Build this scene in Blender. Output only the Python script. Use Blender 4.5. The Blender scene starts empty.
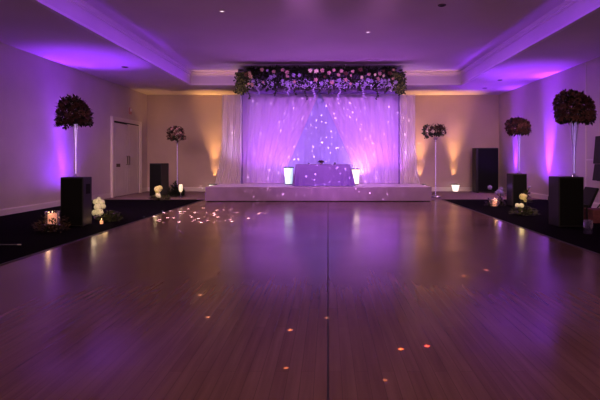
import bpy, math, random
from mathutils import Vector, Matrix

C = bpy.context.scene.collection
PI = math.pi
# ------------------------------------------------------------------ survey of the room (metres; +Y runs from the viewer to the stage)
F, CX, CY, EYE = 480.0, 328.0, 160.0, 1.2

def X(px, Y): return (px - CX) / F * Y
def Z(py, Y): return EYE - (py - CY) / F * Y
def YF(py, z=0.0): return (EYE - z) * F / (py - CY)

Y_BACK = 18.58
XL, XR = -7.0, 6.62
H1 = 3.716            # soffit height
H2 = 4.13             # raised tray height
Y_FRONT = -3.5
TL, TR, TB, TF = -4.55, 4.42, 15.9, -1.5
DFL, DFR, DFB = -3.72, 3.42, 14.35      # dance floor
STL, STR, STF, STB, STH = -3.55, 3.0, 13.9, 16.05, 0.418

# ------------------------------------------------------------------ materials
MATS = {}
def mat(name, col, rough=0.6, metal=0.0, spec=0.5, var=0.12, scale=8.0, bump=0.0, emit=None, estr=0.0, sheen=0.0, coat=0.0, bscale=None):
    if name in MATS: return MATS[name]
    m = bpy.data.materials.new(name); m.use_nodes = True
    nt = m.node_tree; b = nt.nodes['Principled BSDF']
    tc = nt.nodes.new('ShaderNodeTexCoord')
    nz = nt.nodes.new('ShaderNodeTexNoise'); nz.inputs['Scale'].default_value = scale; nz.inputs['Detail'].default_value = 4
    nt.links.new(tc.outputs['Object'], nz.inputs['Vector'])
    cr = nt.nodes.new('ShaderNodeValToRGB')
    cr.color_ramp.elements[0].position = 0.3; cr.color_ramp.elements[1].position = 0.7
    cr.color_ramp.elements[0].color = tuple(c * (1 - var) for c in col) + (1,)
    cr.color_ramp.elements[1].color = tuple(min(1, c * (1 + var)) for c in col) + (1,)
    nt.links.new(nz.outputs['Fac'], cr.inputs['Fac'])
    nt.links.new(cr.outputs['Color'], b.inputs['Base Color'])
    b.inputs['Roughness'].default_value = rough; b.inputs['Metallic'].default_value = metal
    b.inputs['Specular IOR Level'].default_value = spec
    b.inputs['Sheen Weight'].default_value = sheen; b.inputs['Coat Weight'].default_value = coat
    if emit:
        b.inputs['Emission Color'].default_value = tuple(emit) + (1,); b.inputs['Emission Strength'].default_value = estr
    if bump:
        bp = nt.nodes.new('ShaderNodeBump'); bp.inputs['Strength'].default_value = bump; bp.inputs['Distance'].default_value = 0.01
        n2 = nt.nodes.new('ShaderNodeTexNoise'); n2.inputs['Scale'].default_value = bscale or scale * 6
        nt.links.new(tc.outputs['Object'], n2.inputs['Vector'])
        nt.links.new(n2.outputs['Fac'], bp.inputs['Height']); nt.links.new(bp.outputs['Normal'], b.inputs['Normal'])
    MATS[name] = m
    return m

def sheer_mat(name, col, opacity, transl=0.38):
    m = bpy.data.materials.new(name); m.use_nodes = True
    nt = m.node_tree; nt.nodes.clear()
    out = nt.nodes.new('ShaderNodeOutputMaterial')
    tr = nt.nodes.new('ShaderNodeBsdfTransparent'); tl = nt.nodes.new('ShaderNodeBsdfTranslucent'); df = nt.nodes.new('ShaderNodeBsdfDiffuse')
    tc = nt.nodes.new('ShaderNodeTexCoord'); nz = nt.nodes.new('ShaderNodeTexNoise')
    mp = nt.nodes.new('ShaderNodeMapping'); mp.inputs['Scale'].default_value = (8, 8, 0.4)
    nt.links.new(tc.outputs['Object'], mp.inputs['Vector']); nt.links.new(mp.outputs['Vector'], nz.inputs['Vector']); nz.inputs['Scale'].default_value = 1.0
    mr = nt.nodes.new('ShaderNodeMapRange'); mr.inputs['From Min'].default_value = .3; mr.inputs['From Max'].default_value = .7
    mr.inputs['To Min'].default_value = max(0, opacity - .06); mr.inputs['To Max'].default_value = min(1, opacity + .06)
    nt.links.new(nz.outputs['Fac'], mr.inputs['Value'])
    tl.inputs['Color'].default_value = col + (1,); df.inputs['Color'].default_value = col + (1,)
    m1 = nt.nodes.new('ShaderNodeMixShader'); m1.inputs['Fac'].default_value = transl
    nt.links.new(df.outputs[0], m1.inputs[1]); nt.links.new(tl.outputs[0], m1.inputs[2])
    m2 = nt.nodes.new('ShaderNodeMixShader')
    nt.links.new(mr.outputs['Result'], m2.inputs['Fac'])
    nt.links.new(tr.outputs[0], m2.inputs[1]); nt.links.new(m1.outputs[0], m2.inputs[2])
    nt.links.new(m2.outputs[0], out.inputs['Surface'])
    return m

def glass_mat(name, tint, milk=0.25):
    m = bpy.data.materials.new(name); m.use_nodes = True
    nt = m.node_tree; nt.nodes.clear()
    out = nt.nodes.new('ShaderNodeOutputMaterial')
    tr = nt.nodes.new('ShaderNodeBsdfTransparent'); tr.inputs['Color'].default_value = tint + (1,)
    gl = nt.nodes.new('ShaderNodeBsdfGlossy'); gl.inputs['Roughness'].default_value = 0.12; gl.inputs['Color'].default_value = (1, 1, 1, 1)
    tl = nt.nodes.new('ShaderNodeBsdfTranslucent'); tl.inputs['Color'].default_value = (.95, .93, 1, 1)
    lw = nt.nodes.new('ShaderNodeLayerWeight'); lw.inputs['Blend'].default_value = 0.45
    nz = nt.nodes.new('ShaderNodeTexNoise'); nz.inputs['Scale'].default_value = 14
    tc = nt.nodes.new('ShaderNodeTexCoord'); nt.links.new(tc.outputs['Object'], nz.inputs['Vector'])
    bp = nt.nodes.new('ShaderNodeBump'); bp.inputs['Strength'].default_value = .4; bp.inputs['Distance'].default_value = .02
    nt.links.new(nz.outputs['Fac'], bp.inputs['Height']); nt.links.new(bp.outputs['Normal'], gl.inputs['Normal'])
    m1 = nt.nodes.new('ShaderNodeMixShader'); nt.links.new(lw.outputs['Facing'], m1.inputs['Fac'])
    nt.links.new(tr.outputs[0], m1.inputs[1]); nt.links.new(gl.outputs[0], m1.inputs[2])
    m2 = nt.nodes.new('ShaderNodeMixShader'); m2.inputs['Fac'].default_value = milk
    nt.links.new(m1.outputs[0], m2.inputs[1]); nt.links.new(tl.outputs[0], m2.inputs[2])
    nt.links.new(m2.outputs[0], out.inputs['Surface'])
    return m

def wood_floor_mat():
    m = bpy.data.materials.new('polished_plank_floor'); m.use_nodes = True
    nt = m.node_tree; b = nt.nodes['Principled BSDF']
    tc = nt.nodes.new('ShaderNodeTexCoord')
    mp = nt.nodes.new('ShaderNodeMapping'); mp.inputs['Rotation'].default_value = (0, 0, PI / 2)
    nt.links.new(tc.outputs['Object'], mp.inputs['Vector'])
    br = nt.nodes.new('ShaderNodeTexBrick')
    br.inputs['Scale'].default_value = 1.0; br.inputs['Brick Width'].default_value = 1.15; br.inputs['Row Height'].default_value = 0.075
    br.inputs['Mortar Size'].default_value = 0.0018; br.inputs['Bias'].default_value = 0.0
    br.inputs['Color1'].default_value = (.150, .080, .070, 1); br.inputs['Color2'].default_value = (.172, .096, .084, 1)
    br.inputs['Mortar'].default_value = (.11, .06, .052, 1)
    br.offset = 0.37
    nt.links.new(mp.outputs['Vector'], br.inputs['Vector'])
    mp2 = nt.nodes.new('ShaderNodeMapping'); mp2.inputs['Scale'].default_value = (26, 1.3, 1)
    nt.links.new(tc.outputs['Object'], mp2.inputs['Vector'])
    nz = nt.nodes.new('ShaderNodeTexNoise'); nz.inputs['Scale'].default_value = 1.0; nz.inputs['Detail'].default_value = 6
    nt.links.new(mp2.outputs['Vector'], nz.inputs['Vector'])
    mx = nt.nodes.new('ShaderNodeMix'); mx.data_type = 'RGBA'; mx.blend_type = 'MULTIPLY'; mx.inputs[0].default_value = .55
    cr = nt.nodes.new('ShaderNodeValToRGB'); cr.color_ramp.elements[0].position = .3; cr.color_ramp.elements[1].position = .75
    cr.color_ramp.elements[0].color = (.55, .5, .5, 1); cr.color_ramp.elements[1].color = (1.15, 1.12, 1.1, 1)
    nt.links.new(nz.outputs['Fac'], cr.inputs['Fac'])
    nt.links.new(br.outputs['Color'], mx.inputs[6]); nt.links.new(cr.outputs['Color'], mx.inputs[7])
    nt.links.new(mx.outputs[2], b.inputs['Base Color'])
    # wear: cloudy roughness
    nz2 = nt.nodes.new('ShaderNodeTexNoise'); nz2.inputs['Scale'].default_value = .55; nz2.inputs['Detail'].default_value = 3
    nt.links.new(tc.outputs['Object'], nz2.inputs['Vector'])
    mr = nt.nodes.new('ShaderNodeMapRange'); mr.inputs['From Min'].default_value = .35; mr.inputs['From Max'].default_value = .65
    mr.inputs['To Min'].default_value = .14; mr.inputs['To Max'].default_value = .23
    nt.links.new(nz2.outputs['Fac'], mr.inputs['Value']); nt.links.new(mr.outputs['Result'], b.inputs['Roughness'])
    bp = nt.nodes.new('ShaderNodeBump'); bp.inputs['Strength'].default_value = .05; bp.inputs['Distance'].default_value = .002
    nt.links.new(br.outputs['Fac'], bp.inputs['Height']); nt.links.new(bp.outputs['Normal'], b.inputs['Normal'])
    b.inputs['Specular IOR Level'].default_value = .32
    return m

M_wall = mat('wall_paint', (.56, .49, .47), .75, var=.05, scale=1.2, bump=.05, bscale=60)
M_wallb = mat('back_wall_paint', (.50, .40, .36), .8, var=.05, scale=1.2, bump=.05, bscale=60)
M_ceil = mat('ceiling_paint', (.62, .55, .54), .85, var=.04, scale=.8)
M_trim = mat('trim_paint', (.66, .60, .58), .5, var=.04, scale=3)
M_door = mat('door_paint', (.60, .55, .55), .5, var=.04, scale=2)
M_groove = mat('door_shadow_gap', (.03, .025, .03), .8)
M_brass = mat('dark_bronze', (.10, .07, .05), .35, metal=.9)
M_carpet = mat('dark_carpet', (.007, .005, .009), .95, spec=.03, var=.4, scale=40, bump=.4, bscale=220)
M_carpet2 = mat('mauve_carpet', (.26, .19, .19), .95, spec=.1, var=.2, scale=20, bump=.3, bscale=200)
M_wood = wood_floor_mat()
M_seam = mat('floor_seam', (.03, .02, .02), .5)
M_edge = mat('floor_edge_strip', (.05, .035, .035), .4)
M_black = mat('black_paint', (.010, .009, .011), .55, spec=.3, var=.2)
M_blackside = mat('black_vinyl', (.022, .018, .024), .5, spec=.4, var=.2)
M_grille = mat('black_grille', (.006, .006, .007), .8, spec=.2, var=.5, scale=90)
M_stage = mat('stage_skirt_fabric', (.30, .20, .36), .7, var=.08, scale=2.5, sheen=.2)
M_stagetop = mat('stage_carpet_white', (.70, .62, .72), .6, var=.06, scale=4)
M_cloth = mat('satin_tablecloth', (.16, .085, .32), .5, var=.05, scale=3, sheen=.3)
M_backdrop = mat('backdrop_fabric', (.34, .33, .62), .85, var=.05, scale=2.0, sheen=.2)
M_valance = mat('purple_valance', (.17, .11, .27), .8, var=.35, scale=7)
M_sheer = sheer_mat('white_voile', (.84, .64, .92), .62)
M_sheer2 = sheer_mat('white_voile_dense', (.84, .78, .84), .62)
M_leafdk = mat('dark_leaf', (.020, .028, .016), .55, var=.5, scale=12)
M_leafred = mat('plum_leaf', (.026, .014, .015), .55, var=.5, scale=12)
M_leaf = mat('green_leaf', (.075, .085, .025), .5, var=.5, scale=12)
M_ivy = mat('variegated_ivy_leaf', (.15, .16, .06), .5, var=.6, scale=25)
M_rosered = mat('burgundy_petal', (.085, .024, .03), .6, var=.4, scale=30)
M_rosemauve = mat('dusky_mauve_petal', (.16, .06, .07), .6, var=.3, scale=30)
M_rosepink = mat('blush_petal', (.62, .40, .42), .6, var=.2, scale=30)
M_rosewhite = mat('cream_petal', (.80, .74, .62), .6, var=.15, scale=30)
M_hydr = mat('lavender_petal', (.42, .34, .66), .6, var=.25, scale=30)
M_hydrlit = mat('cream_hydrangea_petal_glow', (.85, .76, .45), .6, var=.3, scale=30, emit=(1, .72, .26), estr=.10)  # candle glow put into the petals as emission
M_hydrwhite = mat('white_hydrangea_petal_glow', (.85, .80, .68), .6, var=.3, scale=30, emit=(1, .80, .46), estr=.13)  # candlelight on the white heads set as weak emission
M_stem = mat('green_stem', (.03, .04, .02), .6)
M_glass = glass_mat('clear_glass', (.86, .82, .97), .09)
M_glassd = glass_mat('smoked_glass', (.35, .28, .26), .05)
M_glowwire = mat('added_glow_wire', (.7, .66, .8), .3, metal=.5, emit=(.72, .5, 1.0), estr=.5)  # added lilac glow, so vases and stands read brighter
M_silver = mat('silver_metal', (.65, .62, .68), .25, metal=.9)
M_wax = mat('candle_wax', (.85, .62, .42), .5, emit=(1, .42, .22), estr=.55)
M_flame = mat('candle_flame', (1, .8, .4), .5, emit=(1, .6, .3), estr=2)
M_wick = mat('candle_wick', (.03, .02, .02), .9)
M_lampL = mat('lit_diffuser_green', (.8, .9, .85), .5, emit=(.46, 1.0, .74), estr=.55)
M_lampR = mat('lit_diffuser_yellow', (.9, .9, .7), .5, emit=(1.0, .98, .62), estr=.75)
M_lampW = mat('lit_diffuser_white', (.9, .9, .85), .5, emit=(1.0, .86, .74), estr=1.1)
M_lensP = mat('purple_lens', (.3, .1, .6), .3, emit=(.45, .1, 1), estr=6)
M_lensW = mat('warm_lens', (.8, .6, .3), .3, emit=(1, .6, .2), estr=6)
M_white = mat('white_plastic', (.75, .70, .70), .4, var=.04)
M_red = mat('red_plastic', (.50, .24, .23), .4, var=.05)
M_redseat = mat('dark_rose_upholstery', (.22, .07, .09), .8, var=.2, scale=20)
M_downlens = mat('downlight_lens', (.8, .75, .75), .3, emit=(1, .85, .9), estr=1.5)

# ------------------------------------------------------------------ geometry helpers
class MB:
    def __init__(s): s.v = []; s.f = []
    def add(s, vs, fs):
        b = len(s.v); s.v += [tuple(p) for p in vs]; s.f += [tuple(i + b for i in f) for f in fs]; return s
    def box(s, x0, x1, y0, y1, z0, z1):
        vs = [(x0,y0,z0),(x1,y0,z0),(x1,y1,z0),(x0,y1,z0),(x0,y0,z1),(x1,y0,z1),(x1,y1,z1),(x0,y1,z1)]
        return s.add(vs, [(0,3,2,1),(4,5,6,7),(0,1,5,4),(1,2,6,5),(2,3,7,6),(3,0,4,7)])
    def quad(s, a, b, c, d): return s.add([a, b, c, d], [(0, 1, 2, 3)])
    def lathe(s, prof, n=20, c=(0, 0, 0), caps=True):
        vs = []; fs = []
        for r, z in prof:
            for i in range(n):
                a = 2 * PI * i / n; vs.append((c[0] + r * math.cos(a), c[1] + r * math.sin(a), c[2] + z))
        for k in range(len(prof) - 1):
            for i in range(n):
                j = (i + 1) % n; fs.append((k*n+i, k*n+j, (k+1)*n+j, (k+1)*n+i))
        if caps:
            fs.append(tuple(reversed(range(n)))); fs.append(tuple((len(prof)-1)*n + i for i in range(n)))
        return s.add(vs, fs)
    def tube(s, pts, r, n=8):
        pts = [Vector(p) for p in pts]; vs = []; fs = []
        rs = r if isinstance(r, (list, tuple)) else [r] * len(pts)
        for k, p in enumerate(pts):
            t = (pts[min(k+1, len(pts)-1)] - pts[max(k-1, 0)]).normalized()
            a = t.orthogonal().normalized() if abs(t.z) > .95 else t.cross(Vector((0, 0, 1))).normalized()
            b = t.cross(a)
            for i in range(n):
                w = 2 * PI * i / n; vs.append(p + (a * math.cos(w) + b * math.sin(w)) * rs[k])
        for k in range(len(pts) - 1):
            for i in range(n):
                j = (i + 1) % n; fs.append((k*n+i, k*n+j, (k+1)*n+j, (k+1)*n+i))
        fs.append(tuple(reversed(range(n)))); fs.append(tuple((len(pts)-1)*n + i for i in range(n)))
        return s.add(vs, fs)
    def leaf(s, p, d, up, L, W, bend=.25):
        d = d.normalized(); a = d.cross(up)
        if a.length < 1e-4: a = d.orthogonal()
        a.normalize(); n = a.cross(d).normalized()
        p = Vector(p); q1 = p + d * L * .45 + n * L * bend * .35; q2 = p + d * L - n * L * bend * .3
        return s.add([p, q1 + a * W * .5 - n * W * .12, q1, q1 - a * W * .5 - n * W * .12, q2],
                     [(0, 2, 1), (0, 3, 2), (1, 2, 4), (2, 3, 4)])
    def build(s, name, m, parent=None, smooth=False, loc=None, bevel=0):
        me = bpy.data.meshes.new(name); me.from_pydata(s.v, [], s.f); me.update()
        me.materials.append(m)
        if smooth:
            for p in me.polygons: p.use_smooth = True
        return link(name, me, parent, loc, bevel)

def link(name, me, parent=None, loc=None, bevel=0):
    o = bpy.data.objects.new(name, me); C.objects.link(o)
    if parent is not None: o.parent = parent
    if loc is not None: o.location = loc
    if bevel:
        b = o.modifiers.new('bevel', 'BEVEL'); b.width = bevel; b.segments = 2; b.limit_method = 'ANGLE'
    return o

def tag(o, label, cat, group=None):
    o['label'] = label; o['category'] = cat
    if group: o['group'] = group
    return o
def thing(name, label, cat, loc=(0, 0, 0), rz=0, group=None):
    o = bpy.data.objects.new(name, None); C.objects.link(o); o.empty_display_size = .1
    o.location = loc; o.rotation_euler = (0, 0, rz)
    return tag(o, label, cat, group)
def struct(o): o['kind'] = 'structure'; return o

def rnd_dir(rg, zmin=-1, zmax=1):
    z = rg.uniform(zmin, zmax); a = rg.uniform(0, 2 * PI); r = math.sqrt(max(0, 1 - z * z))
    return Vector((r * math.cos(a), r * math.sin(a), z))

def rose_mesh(name, m, seed=0):
    rg = random.Random(seed); b = MB()
    for ring, (n, tilt, R) in enumerate(((3, .15, .25), (5, .45, .55), (6, .85, .85), (7, 1.25, 1.0))):
        for k in range(n):
            a = 2 * PI * (k + .5 * ring) / n + rg.uniform(-.15, .15)
            ca, sa = math.cos(a), math.sin(a); w = 1.5 * PI * R / n * .62
            pts = []
            for (t, ww) in ((0, .35), (.55, 1.0), (1, .7)):
                rad = .12 + R * (math.sin(tilt) * t) * .9 + .1 * ring * .3
                z = -.2 + (math.cos(tilt) * t) * .95 - (.25 if t == 1 and ring > 1 else 0) * .5
                for sgn in (-1, 0, 1):
                    rr = rad - (.06 if sgn else 0); x = rr * ca - sgn * ww * w * .5 * sa; y = rr * sa + sgn * ww * w * .5 * ca
                    pts.append((x, y, z - (.03 if sgn else 0)))
            b.add(pts, [(0,1,4,3),(1,2,5,4),(3,4,7,6),(4,5,8,7)])
    b.lathe([(.02, -.35), (.22, -.25), (.3, -.1), (.16, .25), (.03, .45)], 8)
    me = bpy.data.meshes.new(name); me.from_pydata(b.v, [], b.f); me.materials.append(m)
    for p in me.polygons: p.use_smooth = True
    return me

def hydr_mesh(name, m, seed=0, n=110):
    rg = random.Random(seed); b = MB()
    for k in range(n):
        d = rnd_dir(rg, -.55, 1); p = d * rg.uniform(.82, 1.0)
        a = d.orthogonal().normalized(); c = d.cross(a); w = rg.uniform(0, 2 * PI)
        a, c = a * math.cos(w) + c * math.sin(w), c * math.cos(w) - a * math.sin(w)
        s = rg.uniform(.2, .28)
        for e, g in ((a, c), (c, -a), (-a, -c), (-c, a)):
            b.add([p, p + e * s * .6 + g * s * .45 + d * .05, p + e * s + d * .02, p + e * s * .6 - g * s * .45 + d * .05], [(0, 3, 2, 1)])
    b.lathe([(.05, -.5), (.45, -.4), (.6, 0), (.45, .4), (.05, .55)], 10)
    me = bpy.data.meshes.new(name); me.from_pydata(b.v, [], b.f); me.materials.append(m)
    return me

ROSES = {}
def rose(kind):
    if kind not in ROSES:
        mm = dict(red=M_rosered, mauve=M_rosemauve, pink=M_rosepink, white=M_rosewhite, lav=M_hydr)[kind]
        ROSES[kind] = rose_mesh('rose_' + kind, mm, hash(kind) % 7 if False else len(kind))
    return ROSES[kind]
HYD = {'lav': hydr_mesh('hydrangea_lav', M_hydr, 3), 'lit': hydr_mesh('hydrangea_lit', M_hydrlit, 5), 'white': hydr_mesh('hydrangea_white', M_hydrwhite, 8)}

def put_flower(name, me, parent, p, d, s):
    o = bpy.data.objects.new(name, me); C.objects.link(o); o.parent = parent
    o.location = p; o.rotation_mode = 'QUATERNION'; o.rotation_quaternion = Vector(d).to_track_quat('Z', 'Y'); o.scale = (s, s, s)
    return o

# ------------------------------------------------------------------ room shell
b = MB().box(XL, XR, Y_FRONT, Y_BACK, -.12, -.012)
struct(b.build('floor', M_carpet2))
b = MB().box(DFL, DFR, Y_FRONT, DFB, -.0115, 0.0)
struct(b.build('floor_dance', M_wood))
struct(MB().box(-.006, .006, Y_FRONT, STF - .03, .0002, .0012).build('trim_floor_seam', M_seam))
struct(MB().box(XL + .001, DFL - .035, Y_FRONT, 14.5, -.0115, .004).build('floor_carpet_left', M_carpet))
struct(MB().box(DFR + .035, XR - .001, Y_FRONT, 14.55, -.0115, .004).build('floor_carpet_right', M_carpet))
struct(MB().box(DFL - .034, DFL - .001, Y_FRONT, DFB, -.0115, .008).build('trim_floor_edge_left', M_edge))
struct(MB().box(DFR + .001, DFR + .034, Y_FRONT, DFB, -.0115, .008).build('trim_floor_edge_right', M_edge))
struct(MB().box(XL - .15, XL, Y_FRONT, Y_BACK + .15, -.12, H1 + .6).build('wall_left', M_wall))
struct(MB().box(XR, XR + .15, Y_FRONT, Y_BACK + .15, -.12, H1 + .6).build('wall_right', M_wall))
struct(MB().box(XL, XR, Y_BACK, Y_BACK + .15, -.12, H1 + .6).build('wall_back', M_wallb))
# ceiling: soffit ring, stepped tray, raised field
b = MB()
def ring(b, ia, za, ib, zb):
    A = [(TL + ia, TF + ia, za), (TR - ia, TF + ia, za), (TR - ia, TB - ia, za), (TL + ia, TB - ia, za)]
    Bq = [(TL + ib, TF + ib, zb), (TR - ib, TF + ib, zb), (TR - ib, TB - ib, zb), (TL + ib, TB - ib, zb)]
    b.add(A + Bq, [(i, (i+1) % 4, 4 + (i+1) % 4, 4 + i) for i in range(4)])
o4 = [(XL, Y_FRONT, H1), (XR, Y_FRONT, H1), (XR, Y_BACK, H1), (XL, Y_BACK, H1)]
i4 = [(TL, TF, H1), (TR, TF, H1), (TR, TB, H1), (TL, TB, H1)]
b.add(o4 + i4, [(i, (i+1) % 4, 4 + (i+1) % 4, 4 + i) for i in range(4)])
prof = [(0, H1), (0, H1 + .29), (.025, H1 + .30), (.025, H1 + .335), (.045, H1 + .35), (.05, H2)]
for (ia, za), (ib, zb) in zip(prof, prof[1:]): ring(b, ia, za, ib, zb)
e = prof[-1][0]
b.quad((TL + e, TF + e, H2), (TR - e, TF + e, H2), (TR - e, TB - e, H2), (TL + e, TB - e, H2))
struct(b.build('ceiling', M_ceil))
# closed slab above the ceiling so no light leaks
struct(MB().box(XL, XR, Y_FRONT, Y_BACK, H2 + .1, H2 + .2).build('ceiling_slab', M_ceil))
# lip moulding round the tray
b = MB()
for (ia, za), (ib, zb) in zip([(-.10, H1), (-.10, H1 - .025), (0.012, H1 - .035), (.012, H1 + .02)], [(-.10, H1 - .025), (0.012, H1 - .035), (.012, H1 + .02), (0, H1 + .02)]): ring(b, ia, za, ib, zb)
struct(b.build('trim_ceiling_tray', M_trim))
# baseboards
def baseboard(name, x0, y0, x1, y1, nx, ny, h=.16, t=.018):
    b = MB()
    prof = [(0, 0), (t, 0), (t, h * .8), (t * .5, h), (0, h)]
    vs = [(x0 + nx * d, y0 + ny * d, z - .011) for d, z in prof] + [(x1 + nx * d, y1 + ny * d, z - .011) for d, z in prof]
    n = len(prof)
    b.add(vs, [(i, (i+1) % n, n + (i+1) % n, n + i) for i in range(n)] + [tuple(range(n)), tuple(range(2*n-1, n-1, -1))])
    return struct(b.build(name, M_trim))
DY0, DY1, DZ = 15.45, 17.87, 2.63
baseboard('baseboard_left', XL, Y_FRONT, XL, DY0 - .01, 1, 0)
baseboard('baseboard_left_far', XL, DY1 + .01, XL, Y_BACK, 1, 0)
baseboard('baseboard_right', XR, Y_FRONT, XR, Y_BACK, -1, 0)
baseboard('baseboard_back', XL + .02, Y_BACK, XR - .02, Y_BACK, 0, -1)
# double door in the left wall
d = thing('door_1', 'pale double door with white frame in the left wall', 'door', (XL, DY0, -.012)); d['kind'] = 'structure'; del d['category']
W = DY1 - DY0; fw = .13
b = MB(); b.box(0.001, .06, 0, fw, 0, DZ); b.box(.001, .06, W - fw, W, 0, DZ); b.box(.001, .06, fw, W - fw, DZ - fw, DZ)
b.box(.06, .075, .015, .04, 0, DZ - .02); b.box(.06, .075, W - .04, W - .015, 0, DZ - .02); b.box(.06, .075, .015, W - .015, DZ - .035, DZ - .012)
b.build('door_frame', M_trim, d)
MB().box(.001, .006, fw, W - fw, 0.005, DZ - fw).build('door_gap', M_groove, d)
mid = W / 2
for k, (a, c) in enumerate(((fw + .008, mid - .012), (mid + .012, W - fw - .008))):
    b = MB(); H = DZ - fw - .035 - (0.03 if k == 0 else 0)
    b.box(.007, .03, a, c, .012, H)
    for z0, z1 in ((.18, .95), (1.1, H - .15)):
        y0, y1 = a + .14, c - .14
        b.box(.03, .036, y0, y1, z0, z0 + .025); b.box(.03, .036, y0, y1, z1 - .025, z1)
        b.box(.03, .036, y0, y0 + .025, z0 + .025, z1 - .025); b.box(.03, .036, y1 - .025, y1, z0 + .025, z1 - .025)
    leaf = b.build('door_leaf', M_door, d)
    hb = MB()
    y = c - .07 if k == 0 else a + .07
    hb.tube([(.03, y, 1.05), (.085, y, 1.05), (.085, y, 1.35), (.03, y, 1.35)], .014, 6)
    hb.build('handle', M_brass, leaf)
    if k == 0:
        MB().box(.03, .038, a + .22, a + .5, .98, 1.09).build('sign_plate', M_brass, leaf)
# panel seams of the movable wall on the right
struct(MB().box(XR - .012, XR - .0005, 12.30, 12.34, .15, H1 - .02).build('trim_1', M_trim))
struct(MB().box(XR - .012, XR - .0005, 8.0, 12.29, 1.19, 1.225).build('trim_2', M_trim))

# alarm above the door
YA = XL * F / (129.5 - CX)
t = thing('fire_alarm', 'small red and white fire alarm on the left wall above the double door', 'fire alarm', (XL, YA, Z(111, YA)))
MB().box(.002, .045, -.09, .09, -.12, .12).build('housing', M_red, t, bevel=.01)
MB().box(.0002, .0018, -.1, .1, -.13, .13).build('mount_plate', M_white, t)
MB().box(.0455, .075, -.055, .055, -.02, .09).build('strobe_lens', M_white, t, bevel=.012)

# recessed ceiling fittings
def downlight(px, py, zc, label, r=.06):
    Y = (zc - EYE) * F / (CY - py)
    t = thing('recessed_downlight', label, 'ceiling light', (X(px, Y), Y, zc), 0, 'recessed ceiling downlights')
    MB().lathe([(r * .62, -.004), (r * .7, -.016), (r, -.012), (r * 1.06, -.001)], 20, caps=False).build('trim_ring', M_brass if r > .07 else M_white, t, smooth=True)
    MB().lathe([(r * .6, -.006), (r * .58, -.002)], 20).build('lens', M_downlens if r < .07 else M_groove, t)
downlight(222, 11, H2, 'small lit downlight in the raised ceiling above the left half of the dance floor')
downlight(368, 32, H2, 'small lit downlight in the raised ceiling, just in front of the floral canopy')
downlight(442, 5, H2, 'dark ceiling downlight at the top of the picture, nearest to the viewer', .075)
downlight(125, 67, H1, 'dark downlight in the left soffit beside the purple pool of light', .085)
downlight(500, 80, H1, 'dark downlight in the right soffit, the nearer of two above the tall black cabinet', .075)
downlight(485, 88, H1, 'dark downlight in the right soffit, the farther of two above the tall black cabinet', .085)

# ------------------------------------------------------------------ stage
t = thing('stage', 'low white stage platform with a draped front skirt under the floral canopy', 'stage', ((STL + STR) / 2, (STF + STB) / 2, -.012))
hw, hd = (STR - STL) / 2, (STB - STF) / 2
MB().box(-hw + .04, hw - .04, -hd + .05, hd, .0, STH - .03).build('platform_base', M_black, t)
MB().box(-hw, hw, -hd + .02, hd + .01, STH - .029, STH + .012).build('deck', M_stagetop, t, bevel=.012)
rg = random.Random(4)
b = MB()
path = [(-hw - .005, hd - .02)] + [(-hw - .005, hd - .02 - (2 * hd - .03) * k / 20) for k in range(1, 20)]
path += [(-hw + 2 * hw * k / 180, -hd) for k in range(181)]
path += [(hw + .005, -hd + .01 + (2 * hd - .03) * k / 20) for k in range(1, 21)]
n = len(path); rows = 6
ph = [rg.uniform(0, 6) for _ in range(4)]
for r in range(rows + 1):
    v = r / rows
    for k, (x, y) in enumerate(path):
        w = .010 * (math.sin(k * .55 + ph[0]) + .8 * math.sin(k * .21 + ph[1] + v) + .6 * math.sin(k * .09 + ph[2] - 2 * v)) * (.25 + v)
        fx, fy = (0, -1) if 20 <= k <= 200 else ((-1, 0) if k < 20 else (1, 0))
        b.v.append((x + fx * (w + .012), y + fy * (w + .012), .03 + (STH - .02) * (1 - v)))
for r in range(rows):
    for k in range(n - 1): b.f.append((r*n+k, (r+1)*n+k, (r+1)*n+k+1, r*n+k+1))
b.build('skirt', M_stage, t, smooth=True)
ZS = STH   # deck top

# ------------------------------------------------------------------ canopy frame, valance, drapes
CXL, CXR = X(240, 15.2), X(401, 15.2)      # frame sides
CF, CB = 14.85, 15.55                      # frame front / back
ZB = 3.34                                  # underside of the header
t = thing('canopy_frame', 'rectangular overhead canopy frame wrapped in dark purple fabric above the stage', 'canopy', (0, 0, 0))
for px_, nm in ((CXL, 'post'), (CXR, 'post')):
    for yy in (CB + .02,):
        MB().lathe([(.05, 0.012), (.05, .02), (.025, .025), (.025, ZB - ZS)], 12, c=(px_, yy, ZS + .001)).build('post', M_valance, t)
b = MB()
# fabric wrapped box header: front, sides and gently quilted underside
nx = 60
for k in range(nx + 1):
    x = CXL + (CXR - CXL) * k / nx; w = .02 * math.sin(k * 1.3) + .012 * math.sin(k * 2.9)
    b.v += [(x, CF + w, 4.02), (x, CF + w, ZB + .03 * math.sin(k * .7)), (x, (CF + CB) / 2, ZB + .01 + .02 * math.sin(k * .9)), (x, CB, ZB), (x, CB, 4.02)]
for k in range(nx):
    for j in range(4): b.f.append((k*5+j, k*5+j+1, (k+1)*5+j+1, (k+1)*5+j))
b.f.append((0, 1, 2, 3, 4)); b.f.append(tuple(nx*5 + j for j in (4, 3, 2, 1, 0)))
b.build('valance', M_valance, t)
for px_, (yy, nm) in ((CXL, (CF, 'beam')), (CXL, (CB, 'beam'))):
    MB().tube([(CXL, yy + (.03 if yy == CF else -.03), 3.98), (CXR, yy + (.03 if yy == CF else -.03), 3.98)], .025).build('beam', M_black, t)

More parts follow.
